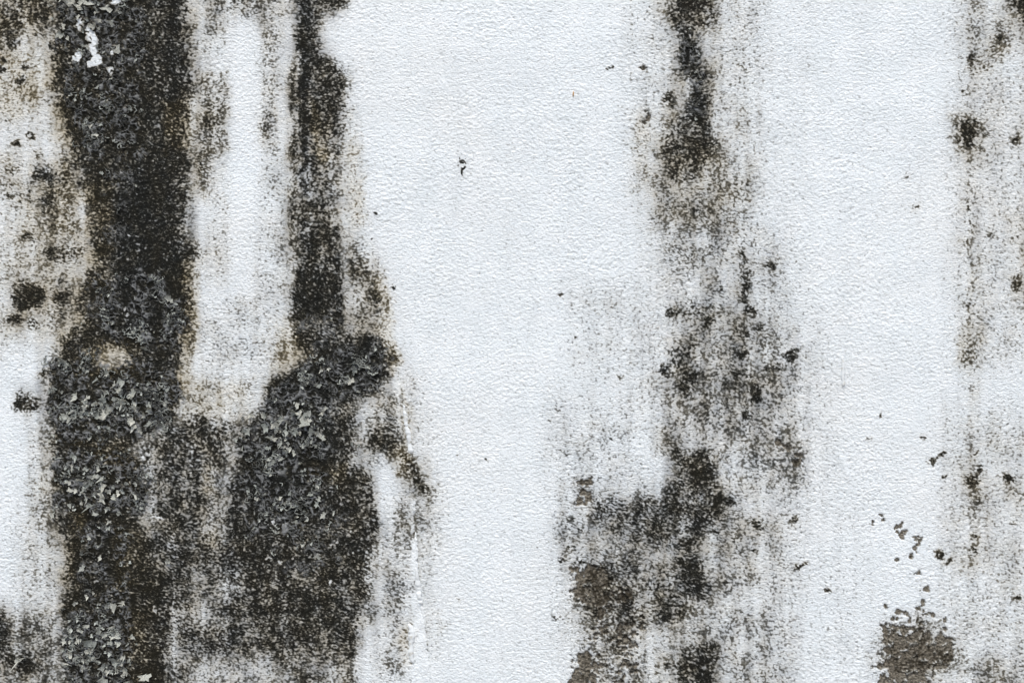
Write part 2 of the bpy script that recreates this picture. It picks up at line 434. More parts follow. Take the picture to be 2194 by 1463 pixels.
# --- pale scars where dark crust has fallen away
for (x, y, rx, ry) in ((164, 122, 10, 15), (190, 70, 7, 16), (200, 95, 9, 26), (206, 128, 12, 14), (194, 138, 8, 7), (238, 115, 4, 6), (170, 50, 6, 8),
                       (166, 60, 5, 5), (248, 4, 10, 8), (240, 148, 4, 8), (275, 503, 5, 4), (290, 524, 7, 3), (271, 551, 4, 4), (295, 538, 5, 4),
                       (312, 534, 4, 7), (293, 510, 4, 4), (256, 526, 3, 3), (270, 672, 5, 14), (276, 690, 5, 6), (350, 715, 5, 4), (307, 980, 5, 5),
                       (720, 1162, 5, 4), (757, 1180, 3, 3), (773, 1282, 4, 5), (710, 1165, 4, 4), (646, 1170, 4, 5), (755, 1140, 5, 4), (208, 1247, 5, 5),
                       (296, 1234, 4, 4), (345, 1105, 10, 5), (330, 1310, 6, 9), (575, 1200, 8, 6), (708, 1245, 7, 9), (583, 1118, 6, 6), (600, 1205, 7, 5)):
    big_ = y < 160
    win_, w_ = poly_field(ell(x, y, rx + 1.5 * big_, ry + 1.5 * big_, 10), 4.0 if big_ else 2.8)
    SCAR[win_] = np.maximum(SCAR[win_], w_ * (.92 if big_ else .62))
    CRUST[win_] *= 1 - w_
# --- paint gone, bare mortar showing
bare('bare_upper', 6, [(1240, 1026), (1262, 1020), (1276, 1030), (1258, 1046), (1268, 1070), (1250, 1084), (1232, 1078), (1242, 1050)])
bare('bare_middle', 14, [(1222, 1216), (1262, 1212), (1300, 1214), (1306, 1240), (1300, 1270), (1340, 1260), (1362, 1276), (1330, 1290), (1306, 1290),
                         (1296, 1320), (1280, 1330), (1262, 1300), (1228, 1280), (1222, 1262), (1236, 1244)])
bare('bare_lower', 14, [(1330, 1330), (1370, 1322), (1384, 1350), (1360, 1366), (1372, 1390), (1350, 1404), (1320, 1394), (1300, 1370), (1262, 1380), (1266, 1340)], .66)
bare('bare_lowest', 13, [(1228, 1400), (1252, 1392), (1284, 1410), (1296, 1424), (1280, 1446), (1270, 1480), (1250, 1560), (1200, 1560), (1214, 1452), (1232, 1430)])
bare('bare_lower', 14, [(1340, 1400), (1372, 1420), (1360, 1450), (1320, 1470), (1310, 1440)], .62)
bare('bare_main', 15, [(1916, 1326), (1938, 1334), (1950, 1346), (1972, 1330), (1980, 1352), (2010, 1360), (2026, 1356), (2044, 1376), (2042, 1404), (2060, 1398),
                       (2030, 1424), (2000, 1440), (1990, 1470), (1960, 1500), (1880, 1510), (1882, 1440), (1872, 1426), (1898, 1418), (1892, 1384),
                       (1884, 1352), (1898, 1340), (1908, 1352)])
CHIPS = ((1893, 1108, 6, 6), (1868, 1120, 3, 3), (1929, 1126, 7, 7), (1922, 1136, 4, 5), (1943, 1140, 7, 5), (1931, 1147, 5, 6), (1964, 1152, 7, 5),
         (1974, 1160, 5, 4), (1973, 1170, 6, 4), (1962, 1177, 7, 6), (1954, 1194, 5, 9), (1922, 1200, 4, 4), (1968, 1228, 6, 6), (1984, 1264, 9, 6),
         (1992, 1276, 4, 4), (1978, 1290, 6, 7), (1924, 1312, 8, 6), (1943, 1314, 6, 6), (1984, 1312, 9, 6), (1968, 1306, 5, 5), (2000, 1316, 5, 4),
         (2026, 1352, 5, 7), (1380, 148, 5, 4), (1386, 246, 6, 12), (1378, 262, 6, 5), (1710, 985, 12, 14), (1686, 962, 8, 5), (1668, 950, 9, 8),
         (1205, 632, 5, 4), (1237, 1262, 4, 4), (2025, 1330, 5, 4), (1895, 1350, 8, 10), (1770, 1264, 6, 4), (1902, 1302, 4, 4), (1950, 1330, 4, 4))
for k, (x, y, rx, ry) in enumerate(CHIPS):
    bare('bare_chip_%d' % k, 4, ell(x, y, rx + 1, ry + 1, 9))

stain(None, .38, 26, ell(1965, 1400, 110, 90), .3)
stain(None, .72, 22, ell(1965, 1425, 60, 34), .3)
stain(None, .55, 22, ell(2020, 1410, 50, 34), .4)
stain(None, .5, 26, ell(1265, 1290, 50, 50), .4)
stain(None, .45, 20, ell(1330, 1380, 50, 40), .4)

# ------------------------------------------------------------------ the wall's surface as one fine grid
PITCH = 1.85


def lines(lo, hi, end_lo, end_hi):
    core = np.arange(lo, hi, PITCH)
    up, down = [], []
    for out, start, stop, sg in ((up, core[-1], end_hi, 1), (down, core[0], end_lo, -1)):
        p, q = PITCH, start
        while True:
            p = min(p * 1.07, 90)
            q = q + sg * p
            if (q - stop) * sg >= 0:
                out.append(stop)
                break
            out.append(q)
    return np.array(down[::-1] + list(core) + up)


WALL_L, WALL_R = -6500.0, 8700.0
WALL_T, WALL_B = 731.5 - (2.75 - CZ) / PX, 731.5 + CZ / PX
lx = lines(-40, 2236, WALL_L, WALL_R)
ly = lines(-40, 1505, WALL_T, WALL_B)
NX, NY = len(lx), len(ly)
X, Y = np.meshgrid(lx.astype(np.float32), ly.astype(np.float32))
step_x = np.gradient(lx)
step_y = np.gradient(ly)
FINE = 1 - sstep(3.0, 9.0, np.maximum(step_x[None, :], step_y[:, None])).astype(np.float32)

# slow drift of the trowel direction bends the grain
tilt = 5.0 * perlin(X / 420, Y / 420, 1)
wx = X + 9 * perlin(X / 60, Y / 60, 2)
wy = Y + 9 * perlin(X / 70, Y / 60, 3) + tilt * 12 + 0.05 * (X - 1100) * np.clip((700 - Y) / 700, -1, 1)
n1 = perlin(wx / 9.6, wy / 7.0, 4)
n2 = perlin(wx / 6.0, wy / 4.6, 5)
n3 = perlin(wx / 26.0, wy / 20.0, 6)
n4 = perlin(X / 5.0, Y / 4.2, 7)
f1, f2 = worley(wx / 9.5, wy / 7.6, 1)
pimple = np.clip(0.55 - f1, 0, 1)
relief = 0.38 * n1 + 0.60 * n2 + 0.18 * n3 + 0.34 * n4 + 0.50 * pimple
relief = relief.astype(np.float32)

# ragged lookup of the stain map
jx = 7 * perlin(X / 16, Y / 14, 8) + 12 * perlin(X / 45, Y / 38, 9)
jy = 6 * perlin(X / 15, Y / 15, 10) + 16 * perlin(X / 50, Y / 60, 12)


def sample(F, sx, sy):
    # the mapped stretch repeats, mirrored, far along the wall
    u = (sx - RX0) / RS
    n_ = F.shape[1] - 1.01
    u = np.abs(np.mod(u + n_, 2 * n_) - n_)
    v = np.clip((sy - RY0) / RS, 0, F.shape[0] - 1.001)
    i, j = u.astype(np.int32), v.astype(np.int32)
    a, b = u - i, v - j
    return (F[j, i] * (1 - a) * (1 - b) + F[j, i + 1] * a * (1 - b) + F[j + 1, i] * (1 - a) * b + F[j + 1, i + 1] * a * b).astype(np.float32)


HAZE = DENS.copy()
for _ in range(3):                                       # the thin grey wash that spreads round the growth
    for ax in (0, 1):
        k = 7 if ax == 0 else 4
        c = np.cumsum(np.pad(HAZE, [(k + 1, k) if a == ax else (0, 0) for a in (0, 1)], mode='edge'), axis=ax, dtype=np.float64)
        n = HAZE.shape[ax]
        HAZE = ((np.take(c, np.arange(2 * k + 1, 2 * k + 1 + n), ax) - np.take(c, np.arange(n), ax)) / (2 * k + 1)).astype(np.float32)
haze = sample(HAZE * (1 - .92 * SCAR), X + .4 * jx, Y + .4 * jy)
jx = jx + 5 * perlin(X / 8, Y / 8, 60)
jy = jy + 5 * perlin(X / 8, Y / 8, 61)
scar = sstep(.25, .8, sample(SCAR, X + .6 * jx, Y + .6 * jy) + .85 * perlin(X / 6, Y / 6, 70) + .3 * perlin(X / 13, Y / 13, 71))
d = sample(DENS, X + jx, Y + jy) * (1 - .9 * scar)
d0 = d.copy()
brown = sample(BROWN, X + 1.5 * jx, Y + 1.5 * jy)
cr = sample(CRUST, X + 2.5 * jx, Y + 2.5 * jy) * (1 - .9 * scar)
bare_f = sample(BARE, X + 0.5 * jx, Y + 0.4 * jy)
fw1, fw2 = worley(X / 13 + 0.45 * n1, Y / 11.5 + 0.45 * n2, 7)
bare_w = sstep(0.46, 0.60, bare_f + 1.45 * (0.40 - fw1) * (bare_f > 0.02) + 0.25 * n2 * (bare_f > .02)).astype(np.float32)

streakv = perlin(X / 16, Y / 240, 13)
mott = perlin(X / 46, Y / 62, 14)
mott2 = perlin(X / 21, Y / 24, 15)
blot = perlin(X / 110, Y / 150, 16)
amp = sstep(0.10, 0.40, d) * (1 - 0.65 * sstep(0.8, 0.98, d))
wash = perlin(X / 26, Y / 420, 62) + .6 * perlin(X / 80, Y / 500, 63)
d = d + 0.07 * np.clip(wash, 0, 1) + amp * (0.10 * streakv + 0.30 * mott + 0.36 * mott2 + 0.18 * blot)
# uniform-ish grain used as the threshold: mould settles in the pits first; on clean paint the grey pits are painted shade
speck = perlin(wx / 5.0 + 3, wy / 3.9, 17) * 0.9 + perlin(wx / 9.5, wy / 6.5, 18) * 0.55
gr = 0.55 * relief + 0.55 * speck
gr = 0.5 + (gr - gr.mean()) / (gr.std() * 4.3)
gr = gr * FINE + .5 * (1 - FINE)
excess = d * 1.06 - gr + 0.20 * cr

# curled net of old film over the crust
cwx, cwy = X + 7 * perlin(X / 14, Y / 14, 19), Y + 7 * perlin(X / 14, Y / 14, 20)
c1, c2 = worley(cwx / 15.0, cwy / 13.0, 3)
e1, e2 = worley(cwx / 8.0 + 9, cwy / 7.5, 5)
patchy = sstep(-0.12, 0.25, perlin(X / 34, Y / 38, 21) + 0.5 * (cr - 0.45))
ridge = np.maximum((1 - sstep(0.04, 0.17, c2 - c1)) * sstep(-.15, .1, perlin(X / 12, Y / 12, 22)), 0.75 * (1 - sstep(0.05, 0.22, e2 - e1)) * sstep(-.05, .2, perlin(X / 22, Y / 20, 23)))
ridge = (ridge * patchy * sstep(0.15, 0.6, cr)).astype(np.float32)

m = sstep(-0.06, 0.10, excess)
coarse = np.clip(1.0 + .9 * perlin(X / 190, Y / 150, 64) + .6 * perlin(X / 70, Y / 55, 65), .45, 1.6)
height = 0.00066 * relief * coarse * (1 - 0.35 * m)                         # plaster grain
height += 0.0009 * perlin(X / 160, Y / 120, 24) + 0.0030 * perlin(X / 700, Y / 520, 25)
height += 0.00028 * m * (0.6 + 1.6 * n4 + speck)                   # granular mould
height += ridge * 0.0011 - 0.0007 * cr * (1 - ridge) * sstep(0.1, 0.5, c2 - c1)
height = height * (1 - 0.5 * bare_w) - 0.0015 * bare_w + 0.0009 * bare_w * (n2 + n4)
height = height * (0.25 + 0.75 * FINE)

# narrow groove of the seam and smooth trowel scars
SEAM = [(846, 752), (862, 860), (880, 966), (888, 1010), (890, 1150), (899, 1270), (910, 1345), (917, 1400), (922, 1470), (930, 1700), (950, B)]


def near_line(pts):
    best = np.full(X.shape, 1e9, np.float32)
    side = np.zeros(X.shape, np.float32)
    for (ax, ay), (bx, by) in zip(pts[:-1], pts[1:]):
        ex, ey = bx - ax, by - ay
        t = np.clip(((X - ax) * ex + (Y - ay) * ey) / (ex * ex + ey * ey), 0, 1)
        qx, qy = X - ax - t * ex, Y - ay - t * ey
        r = np.sqrt(qx * qx + qy * qy)
        side = np.where(r < best, np.sign(qx), side)
        best = np.minimum(best, r)
    return best, side


sr, sside = near_line(SEAM)
sr = sr + 1.2 * n2
height -= 0.0010 * np.exp(-(sr / 2.6) ** 2)
lip = np.exp(-(sr / (9 + 9 * sstep(1150, 1350, Y))) ** 2) * (sside < 0) * sstep(960, 1150, Y) * sstep(-.35, .1, perlin(X / 30, Y / 45, 40))
height = height * (1 - 0.6 * lip) + 0.0007 * lip
excess = excess - 0.5 * lip + 0.16 * np.exp(-(sr / 3.0) ** 2)
for (ax, ay, bx, by, w, hgt) in ((1804, 760, 1806, 826, 7, .0010), (1802, 980, 1818, 1026, 6, .0008), (2146, 580, 2132, 640, 4, .0008), (1862, 940, 1868, 915, 3, .0004),
                                 (2132, 640, 2126, 652, 6, .0005), (946, 120, 950, 170, 5, .0004)):
    r_, _ = near_line([(ax, ay), (bx, by)])
    k_ = np.exp(-(r_ / w) ** 2)
    height = height * (1 - .8 * k_) + hgt * k_
    excess = excess - .3 * k_

# ------------------------------------------------------------------ materials
def new_mat(name):
    mt = bpy.data.materials.new(name)
    mt.use_nodes = True
    nt = mt.node_tree
    nt.nodes.clear()
    out = nt.nodes.new('ShaderNodeOutputMaterial')
    bs = nt.nodes.new('ShaderNodeBsdfPrincipled')
    nt.links.new(bs.outputs[0], out.inputs[0])
    return mt, nt, bs


class NT:
    """small helper to write node trees in short lines"""
    def __init__(self, nt):
        self.nt = nt

    def put(self, sock, v):
        if hasattr(v, 'is_output'):
            self.nt.links.new(v, sock)
        elif v is not None:
            sock.default_value = v

    def attr(self, name):
        n = self.nt.nodes.new('ShaderNodeAttribute')
        n.attribute_name = name
        return n.outputs['Fac']

    def noise(self, scale, detail=3, rough=.6, stretch=None):
        tc = self.nt.nodes.new('ShaderNodeTexCoord')
        src = tc.outputs['Object']
        if stretch:
            mp = self.nt.nodes.new('ShaderNodeMapping')
            mp.inputs['Scale'].default_value = stretch
            self.nt.links.new(src, mp.inputs[0])
            src = mp.outputs[0]
        n = self.nt.nodes.new('ShaderNodeTexNoise')
        n.inputs['Scale'].default_value = scale
        n.inputs['Detail'].default_value = detail
        n.inputs['Roughness'].default_value = rough
        self.nt.links.new(src, n.inputs['Vector'])
        return n.outputs['Fac']

    def math(self, op, a, b=0.0, c=0.0):
        n = self.nt.nodes.new('ShaderNodeMath')
        n.operation = op
        for s, v in zip(n.inputs, (a, b, c)):
            self.put(s, v)
        return n.outputs[0]

    def ramp(self, v, a, b, lo=0.0, hi=1.0):
        n = self.nt.nodes.new('ShaderNodeMapRange')
        n.interpolation_type = 'SMOOTHSTEP'
        for i, x in enumerate((v, a, b, lo, hi)):
            self.put(n.inputs[i], x)
        return n.outputs[0]

    def mix(self, f, a, b):
        n = self.nt.nodes.new('ShaderNodeMix')
        n.data_type = 'RGBA'
        self.put(n.inputs[0], f)
        self.put(n.inputs[6], a)
        self.put(n.inputs[7], b)
        return n.outputs[2]

    def bump(self, h, strength, dist):
        n = self.nt.nodes.new('ShaderNodeBump')
        n.inputs['Strength'].default_value = strength
        n.inputs['Distance'].default_value = dist
        self.put(n.inputs['Height'], h)
        return n.outputs[0]


def c4(r, g, b):
    return (r, g, b, 1.0)


wall_mat, nt, bs = new_mat('weathered_white_paint')
t = NT(nt)
ex_a, br_a, cr_a, rd_a, ba_a, de_a, hz_a = (t.attr(n) for n in ('excess', 'brown', 'crust', 'ridge', 'bare', 'stain_depth', 'haze'))
fine = t.noise(560, 3, .7, (.72, 1, 1))
mid = t.noise(300, 3, .6, (.75, 1, 1))
big = t.noise(38, 3, .55)
e_ = t.math('MULTIPLY_ADD', t.math('SUBTRACT', fine, .5), 1.25, ex_a)
e_ = t.math('MULTIPLY_ADD', t.math('SUBTRACT', mid, .5), .45, e_)
mould = t.ramp(e_, -.40, .40)
mould = t.math('MULTIPLY', mould, t.math('MINIMUM', t.math('MULTIPLY_ADD', de_a, 1.45, .19), 1.0))  # mould where stained; on clean paint only faint grey, pit shade painted in
deep = t.ramp(mould, .52, 1.0)
white = t.mix(t.ramp(big, .35, .7), c4(.762, .812, .808), c4(.808, .85, .842))
white = t.mix(t.ramp(t.noise(4.5, 4, .6), .45, .7, 0, .45), white, c4(.79, .795, .755))
filmc = t.mix(br_a, c4(.235, .24, .235), c4(.33, .29, .205))
film = t.ramp(hz_a, .05, .66, 0.0, .90)
paint = t.mix(film, white, filmc)
beige = t.math('MULTIPLY', t.ramp(de_a, .06, .35), t.math('MULTIPLY', br_a, .32))
paint = t.mix(beige, paint, c4(.66, .58, .40))
mould_edge = t.mix(br_a, c4(.12, .124, .115), c4(.165, .138, .08))
mould_core = t.mix(br_a, c4(.011, .0115, .010), c4(.019, .0165, .0095))
brightspeck = t.ramp(t.math('MULTIPLY_ADD', mid, .5, t.math('MULTIPLY', fine, .5)), .52, .68)
mould_c = t.mix(deep, mould_edge, mould_core)
mould_c = t.mix(t.math('MULTIPLY', brightspeck, .75), mould_c, t.mix(br_a, c4(.135, .14, .125), c4(.215, .18, .115)))
col = t.mix(t.ramp(mould, 0.0, .62), paint, mould_c)
ridge_c = t.mix(mid, c4(.16, .17, .17), c4(.34, .345, .33))
col = t.mix(t.math('MULTIPLY', rd_a, .85), col, ridge_c)
mort = t.mix(t.ramp(fine, .36, .64), c4(.062, .0545, .041), c4(.268, .242, .187))
mort = t.mix(t.ramp(big, .4, .65, 0, .35), mort, c4(.085, .068, .044))
mort = t.mix(t.math('MULTIPLY', t.ramp(e_, -.12, .35), .9), mort, c4(.03, .025, .016))
col = t.mix(ba_a, col, mort)
t.put(bs.inputs['Base Color'], col)
t.put(bs.inputs['Roughness'], t.math('MULTIPLY_ADD', mould, .2, .62))
t.put(bs.inputs['Specular IOR Level'], t.math('MULTIPLY_ADD', mould, -.22, .28))
hb = t.math('MULTIPLY_ADD', mid, .45, t.math('MULTIPLY', fine, .75))
t.put(bs.inputs['Normal'], t.bump(hb, .95, .0019))

flake_mat, nt, bs = new_mat('curled_grey_film')
t = NT(nt)
oi = nt.nodes.new('ShaderNodeObjectInfo')
nz = t.noise(420, 4, .65)
nb = t.noise(120, 2, .6)
base = t.mix(oi.outputs['Random'], c4(.32, .345, .31), c4(.62, .62, .53))
base = t.mix(t.ramp(nb, .48, .66), base, c4(.11, .105, .08))
base = t.mix(t.ramp(nz, .54, .68, 0, .85), base, c4(.04, .04, .036))
t.put(bs.inputs['Base Color'], base)
bs.inputs['Roughness'].default_value = .75
bs.inputs['Specular IOR Level'].default_value = .2
t.put(bs.inputs['Normal'], t.bump(nz, .6, .0008))

lip_mat, nt, bs = new_mat('dark_grey_film')
t = NT(nt)
lp = t.noise(34, 3, .6)
base = t.mix(t.ramp(lp, .44, .64), c4(.07, .072, .063), c4(.38, .40, .355))
base = t.mix(t.ramp(t.noise(420, 3, .65), .52, .66, 0, .7), base, c4(.035, .035, .03))
t.put(bs.inputs['Base Color'], base)
bs.inputs['Roughness'].default_value = .75
bs.inputs['Specular IOR Level'].default_value = .2

bead_mat, nt, bs = new_mat('smooth_white_filler')
t = NT(nt)
nz = t.noise(160, 3, .6)
t.put(bs.inputs['Base Color'], t.mix(t.ramp(nz, .55, .75), c4(.70, .73, .715), c4(.48, .46, .37)))
bs.inputs['Roughness'].default_value = .6
bs.inputs['Specular IOR Level'].default_value = .25
t.put(bs.inputs['Normal'], t.bump(t.noise(420, 3, .6), .35, .001))

straw_mat, nt, bs = new_mat('dry_straw')
bs.inputs['Base Color'].default_value = c4(.42, .24, .08)
bs.inputs['Roughness'].default_value = .7

core_mat, nt, bs = new_mat('grey_masonry')
t = NT(nt)
t.put(bs.inputs['Base Color'], t.mix(t.noise(14, 4, .6), c4(.24, .23, .21), c4(.4, .39, .36)))
bs.inputs['Roughness'].default_value = .9

ground_mat, nt, bs = new_mat('trodden_earth')
t = NT(nt)
g_ = t.mix(t.noise(3.5, 5, .6), c4(.14, .11, .08), c4(.24, .21, .165))
t.put(bs.inputs['Base Color'], t.mix(t.ramp(t.noise(60, 3, .6), .55, .7), g_, c4(.32, .30, .27)))
bs.inputs['Roughness'].default_value = .95
t.put(bs.inputs['Normal'], t.bump(t.noise(40, 4, .6), .6, .02))

# ------------------------------------------------------------------ ground and wall body
def link(name, me, mt, parent=None):
    o = bpy.data.objects.new(name, me)
    COL.objects.link(o)
    if mt and not me.materials:
        me.materials.append(mt)
    o.parent = parent
    return o


def mesh(name, v, f, smooth=False):
    me = bpy.data.meshes.new(name)
    me.from_pydata(v, [], f)
    if smooth:
        me.polygons.foreach_set('use_smooth', [True] * len(me.polygons))
    me.update()
    return me


ground = link('ground', mesh('ground', [(-60, -60, 0), (60, -60, 0), (60, 60, 0), (-60, 60, 0)], [(0, 1, 2, 3)]), ground_mat)
ground['kind'] = 'structure'

wall = bpy.data.objects.new('plaster_wall', None)
COL.objects.link(wall)
wall['label'] = 'white rough plastered wall streaked with black mould and peeling paint'
wall['category'] = 'wall'
wall['kind'] = 'thing'

xl, xr = (WALL_L - 1097) * PX, (WALL_R - 1097) * PX
zt = 2.75
b0, b1 = 0.004, 0.22
body = link('masonry_body', mesh('masonry_body',
            [(xl, b0 + .012, -.1), (xr, b0 + .012, -.1), (xr, b1, -.1), (xl, b1, -.1), (xl, b0 + .012, zt), (xr, b0 + .012, zt), (xr, b1, zt), (xl, b1, zt)],
            [(0, 3, 2, 1), (4, 5, 6, 7), (0, 1, 5, 4), (1, 2, 6, 5), (2, 3, 7, 6), (3, 0, 4, 7)]), core_mat, wall)

# grid -> one mesh per part
co = np.empty((NY, NX, 3), np.float32)
co[..., 0] = (X - 1097) * PX
co[..., 1] = -height
co[..., 2] = CZ - (Y - 731.5) * PX
co = co.reshape(-1, 3)
attrs = {'excess': excess, 'brown': np.clip(brown + 0.35 * perlin(X / 40, Y / 44, 30) + 0.25 * perlin(X / 15, Y / 13, 31), 0, 1), 'crust': cr, 'ridge': ridge,
         'bare': bare_w, 'stain_depth': np.clip(d0 + amp * (0.07 * streakv + 0.15 * mott) - .5 * lip, 0, 1),
         'haze': np.clip(haze * (1 + .5 * mott + .5 * streakv) + .05 * np.clip(wash, 0, 1) - .5 * lip, 0, 1)}
attrs = {k: np.ascontiguousarray(v.reshape(-1), np.float32) for k, v in attrs.items()}

ui = np.clip(((X + jx - RX0) / RS), 0, REGION.shape[1] - 1).astype(np.int32)
vi = np.clip(((Y + jy - RY0) / RS), 0, REGION.shape[0] - 1).astype(np.int32)
reg = REGION[vi, ui]
is_bare_reg = np.array([n.startswith('bare') for n in REGION_NAMES])[reg]
ub = np.clip(((X + .5 * jx - RX0) / RS), 0, REGION.shape[1] - 1).astype(np.int32)
vb = np.clip(((Y + .4 * jy - RY0) / RS), 0, REGION.shape[0] - 1).astype(np.int32)
regb = REGION[vb, ub]
bare_ok = np.array([n.startswith('bare') for n in REGION_NAMES])[regb] & (bare_w > .5)
cid = np.where(is_bare_reg, 0, reg)
cid = np.where((d < .34), 0, cid)
cid = np.where(bare_ok, regb, cid)
fid = cid[:-1, :-1].reshape(-1)

idx = np.arange(NX * NY, dtype=np.int32).reshape(NY, NX)
quads = np.stack([idx[:-1, :-1], idx[1:, :-1], idx[1:, 1:], idx[:-1, 1:]], -1).reshape(-1, 4)

# smooth normals of the whole surface, kept across the part seams
PARTS = {
    'coat': ('paint_coat', None),
    'broad': ('mould_streak', 'broad blackest streak down the left, with curled grey film'),
    'second': ('mould_streak', 'second streak, narrow at the top and spreading below'),
    'thin': ('mould_streak', 'faint thin grey streak between the two dark ones'),
    'centre': ('mould_streak', 'broken speckled streak right of the middle'),
    'right': ('mould_streak', 'faint speckled streak at the right edge'),
    'diagonal': ('mould_stain', 'brown slanting stain beside the filler seam'),
    'corner': ('mould_stain', 'grey mould with black patches in the lower left corner'),
    'bare_upper': ('bare_mortar', 'small bare brown patch at the head of the lower centre stain'),
    'bare_middle': ('bare_mortar', 'bare brown patch inside the lower centre stain'),
    'bare_lower': ('bare_mortar', 'scattered bare brown bits in the lower centre stain'),
    'bare_lowest': ('bare_mortar', 'bare brown patch at the bottom edge under the centre stain'),
    'bare_main': ('bare_mortar', 'large bare brown patch at the lower right'),
}
for rid, rn in enumerate(REGION_NAMES):
    sel = quads[fid == rid]
    if not len(sel):
        continue
    used, inv = np.unique(sel.reshape(-1), return_inverse=True)
    nm, lab = PARTS.get(rn, ('mould_spot' if rn.startswith('spot') else 'paint_chip', None))
    me = bpy.data.meshes.new(nm)
    nv, nf = len(used), len(sel)
    me.vertices.add(nv)
    me.vertices.foreach_set('co', co[used].reshape(-1))
    me.loops.add(nf * 4)
    me.loops.foreach_set('vertex_index', inv.astype(np.int32).reshape(-1))
    me.polygons.add(nf)
    me.polygons.foreach_set('loop_start', np.arange(0, nf * 4, 4, dtype=np.int32))
    me.polygons.foreach_set('use_smooth', np.ones(nf, bool))
    me.update(calc_edges=True)
    for an, av in attrs.items():
        a_ = me.attributes.new(an, 'FLOAT', 'POINT')
        a_.data.foreach_set('value', av[used])
    o = link(nm, me, wall_mat, wall)
    if lab:
        o['label'] = lab
    if rn in ('right', 'centre'):
        o['kind'] = 'stuff'          # a scatter of specks past counting

# ------------------------------------------------------------------ curled flakes of old film
def surf(px, py):
    """depth of the wall's surface at a photo pixel"""
    i = int(np.clip(np.searchsorted(lx, px), 0, NX - 1))
    j = int(np.clip(np.searchsorted(ly, py), 0, NY - 1))
    return float(height[j, i])


def flake_mesh(seed):
    """a torn scrap of film: ragged outline, one or two sides rolled up off the wall"""
    rg = random.Random(seed)
    n = rg.choice((11, 12, 13, 14))
    ecc = rg.uniform(.45, .95)
    ca, cb = rg.uniform(0, 6.28), rg.uniform(0, 6.28)
    k1, k2 = rg.uniform(.5, 1.3), rg.uniform(0, .8)
    lobes = [rg.uniform(0, 6.28) for _ in range(3)]
    rim, mid_ = [], []
    for k in range(n):
        a = 2 * math.pi * (k + rg.uniform(-.35, .35)) / n
        r = .78 + .2 * math.sin(2 * a + lobes[0]) + .16 * math.sin(3 * a + lobes[1]) + .12 * math.sin(5 * a + lobes[2]) + rg.uniform(-.22, .22)
        r *= rg.choice((1, 1, 1, .55))
        x, z = r * math.cos(a), r * ecc * math.sin(a)
        rim.append((x, z))
        mid_.append((x * .6 + rg.uniform(-.07, .07), z * .6 + rg.uniform(-.07, .07)))

    def lift(x, z):
        u = max(x * math.cos(ca) + z * math.sin(ca), 0)
        w = max(x * math.cos(cb) + z * math.sin(cb) - .2, 0)
        return k1 * u * u + k2 * w * w + rg.uniform(-.06, .06)
    vs_ = [(0, 0, 0)]
    vs_ += [(x, -lift(x, z), z) for x, z in mid_]
    vs_ += [(x * .93, -lift(x, z) - .02, z * .93) for x, z in rim]
    th = .07
    vs_ += [(x * .90, vs_[1 + n + k][1] + th, z * .90) for k, (x, z) in enumerate(rim)]
    fs = []
    for k in range(n):
        q = (k + 1) % n
        fs.append((0, 1 + k, 1 + q))
        fs.append((1 + k, 1 + n + k, 1 + n + q, 1 + q))
        fs.append((1 + n + k, 1 + 2 * n + k, 1 + 2 * n + q, 1 + n + q))
    fs.append(tuple(1 + 2 * n + k for k in range(n - 1, -1, -1)))
    return vs_, fs


FL = [flake_mesh(100 + k) for k in range(18)]
FLM = []
for k, (v, f) in enumerate(FL):
    me = mesh('paint_flake', v, f)
    me.materials.append(flake_mat)
    FLM.append(me)

rf = random.Random(5)
spots = []      # photo x, y, radius in photo pixels
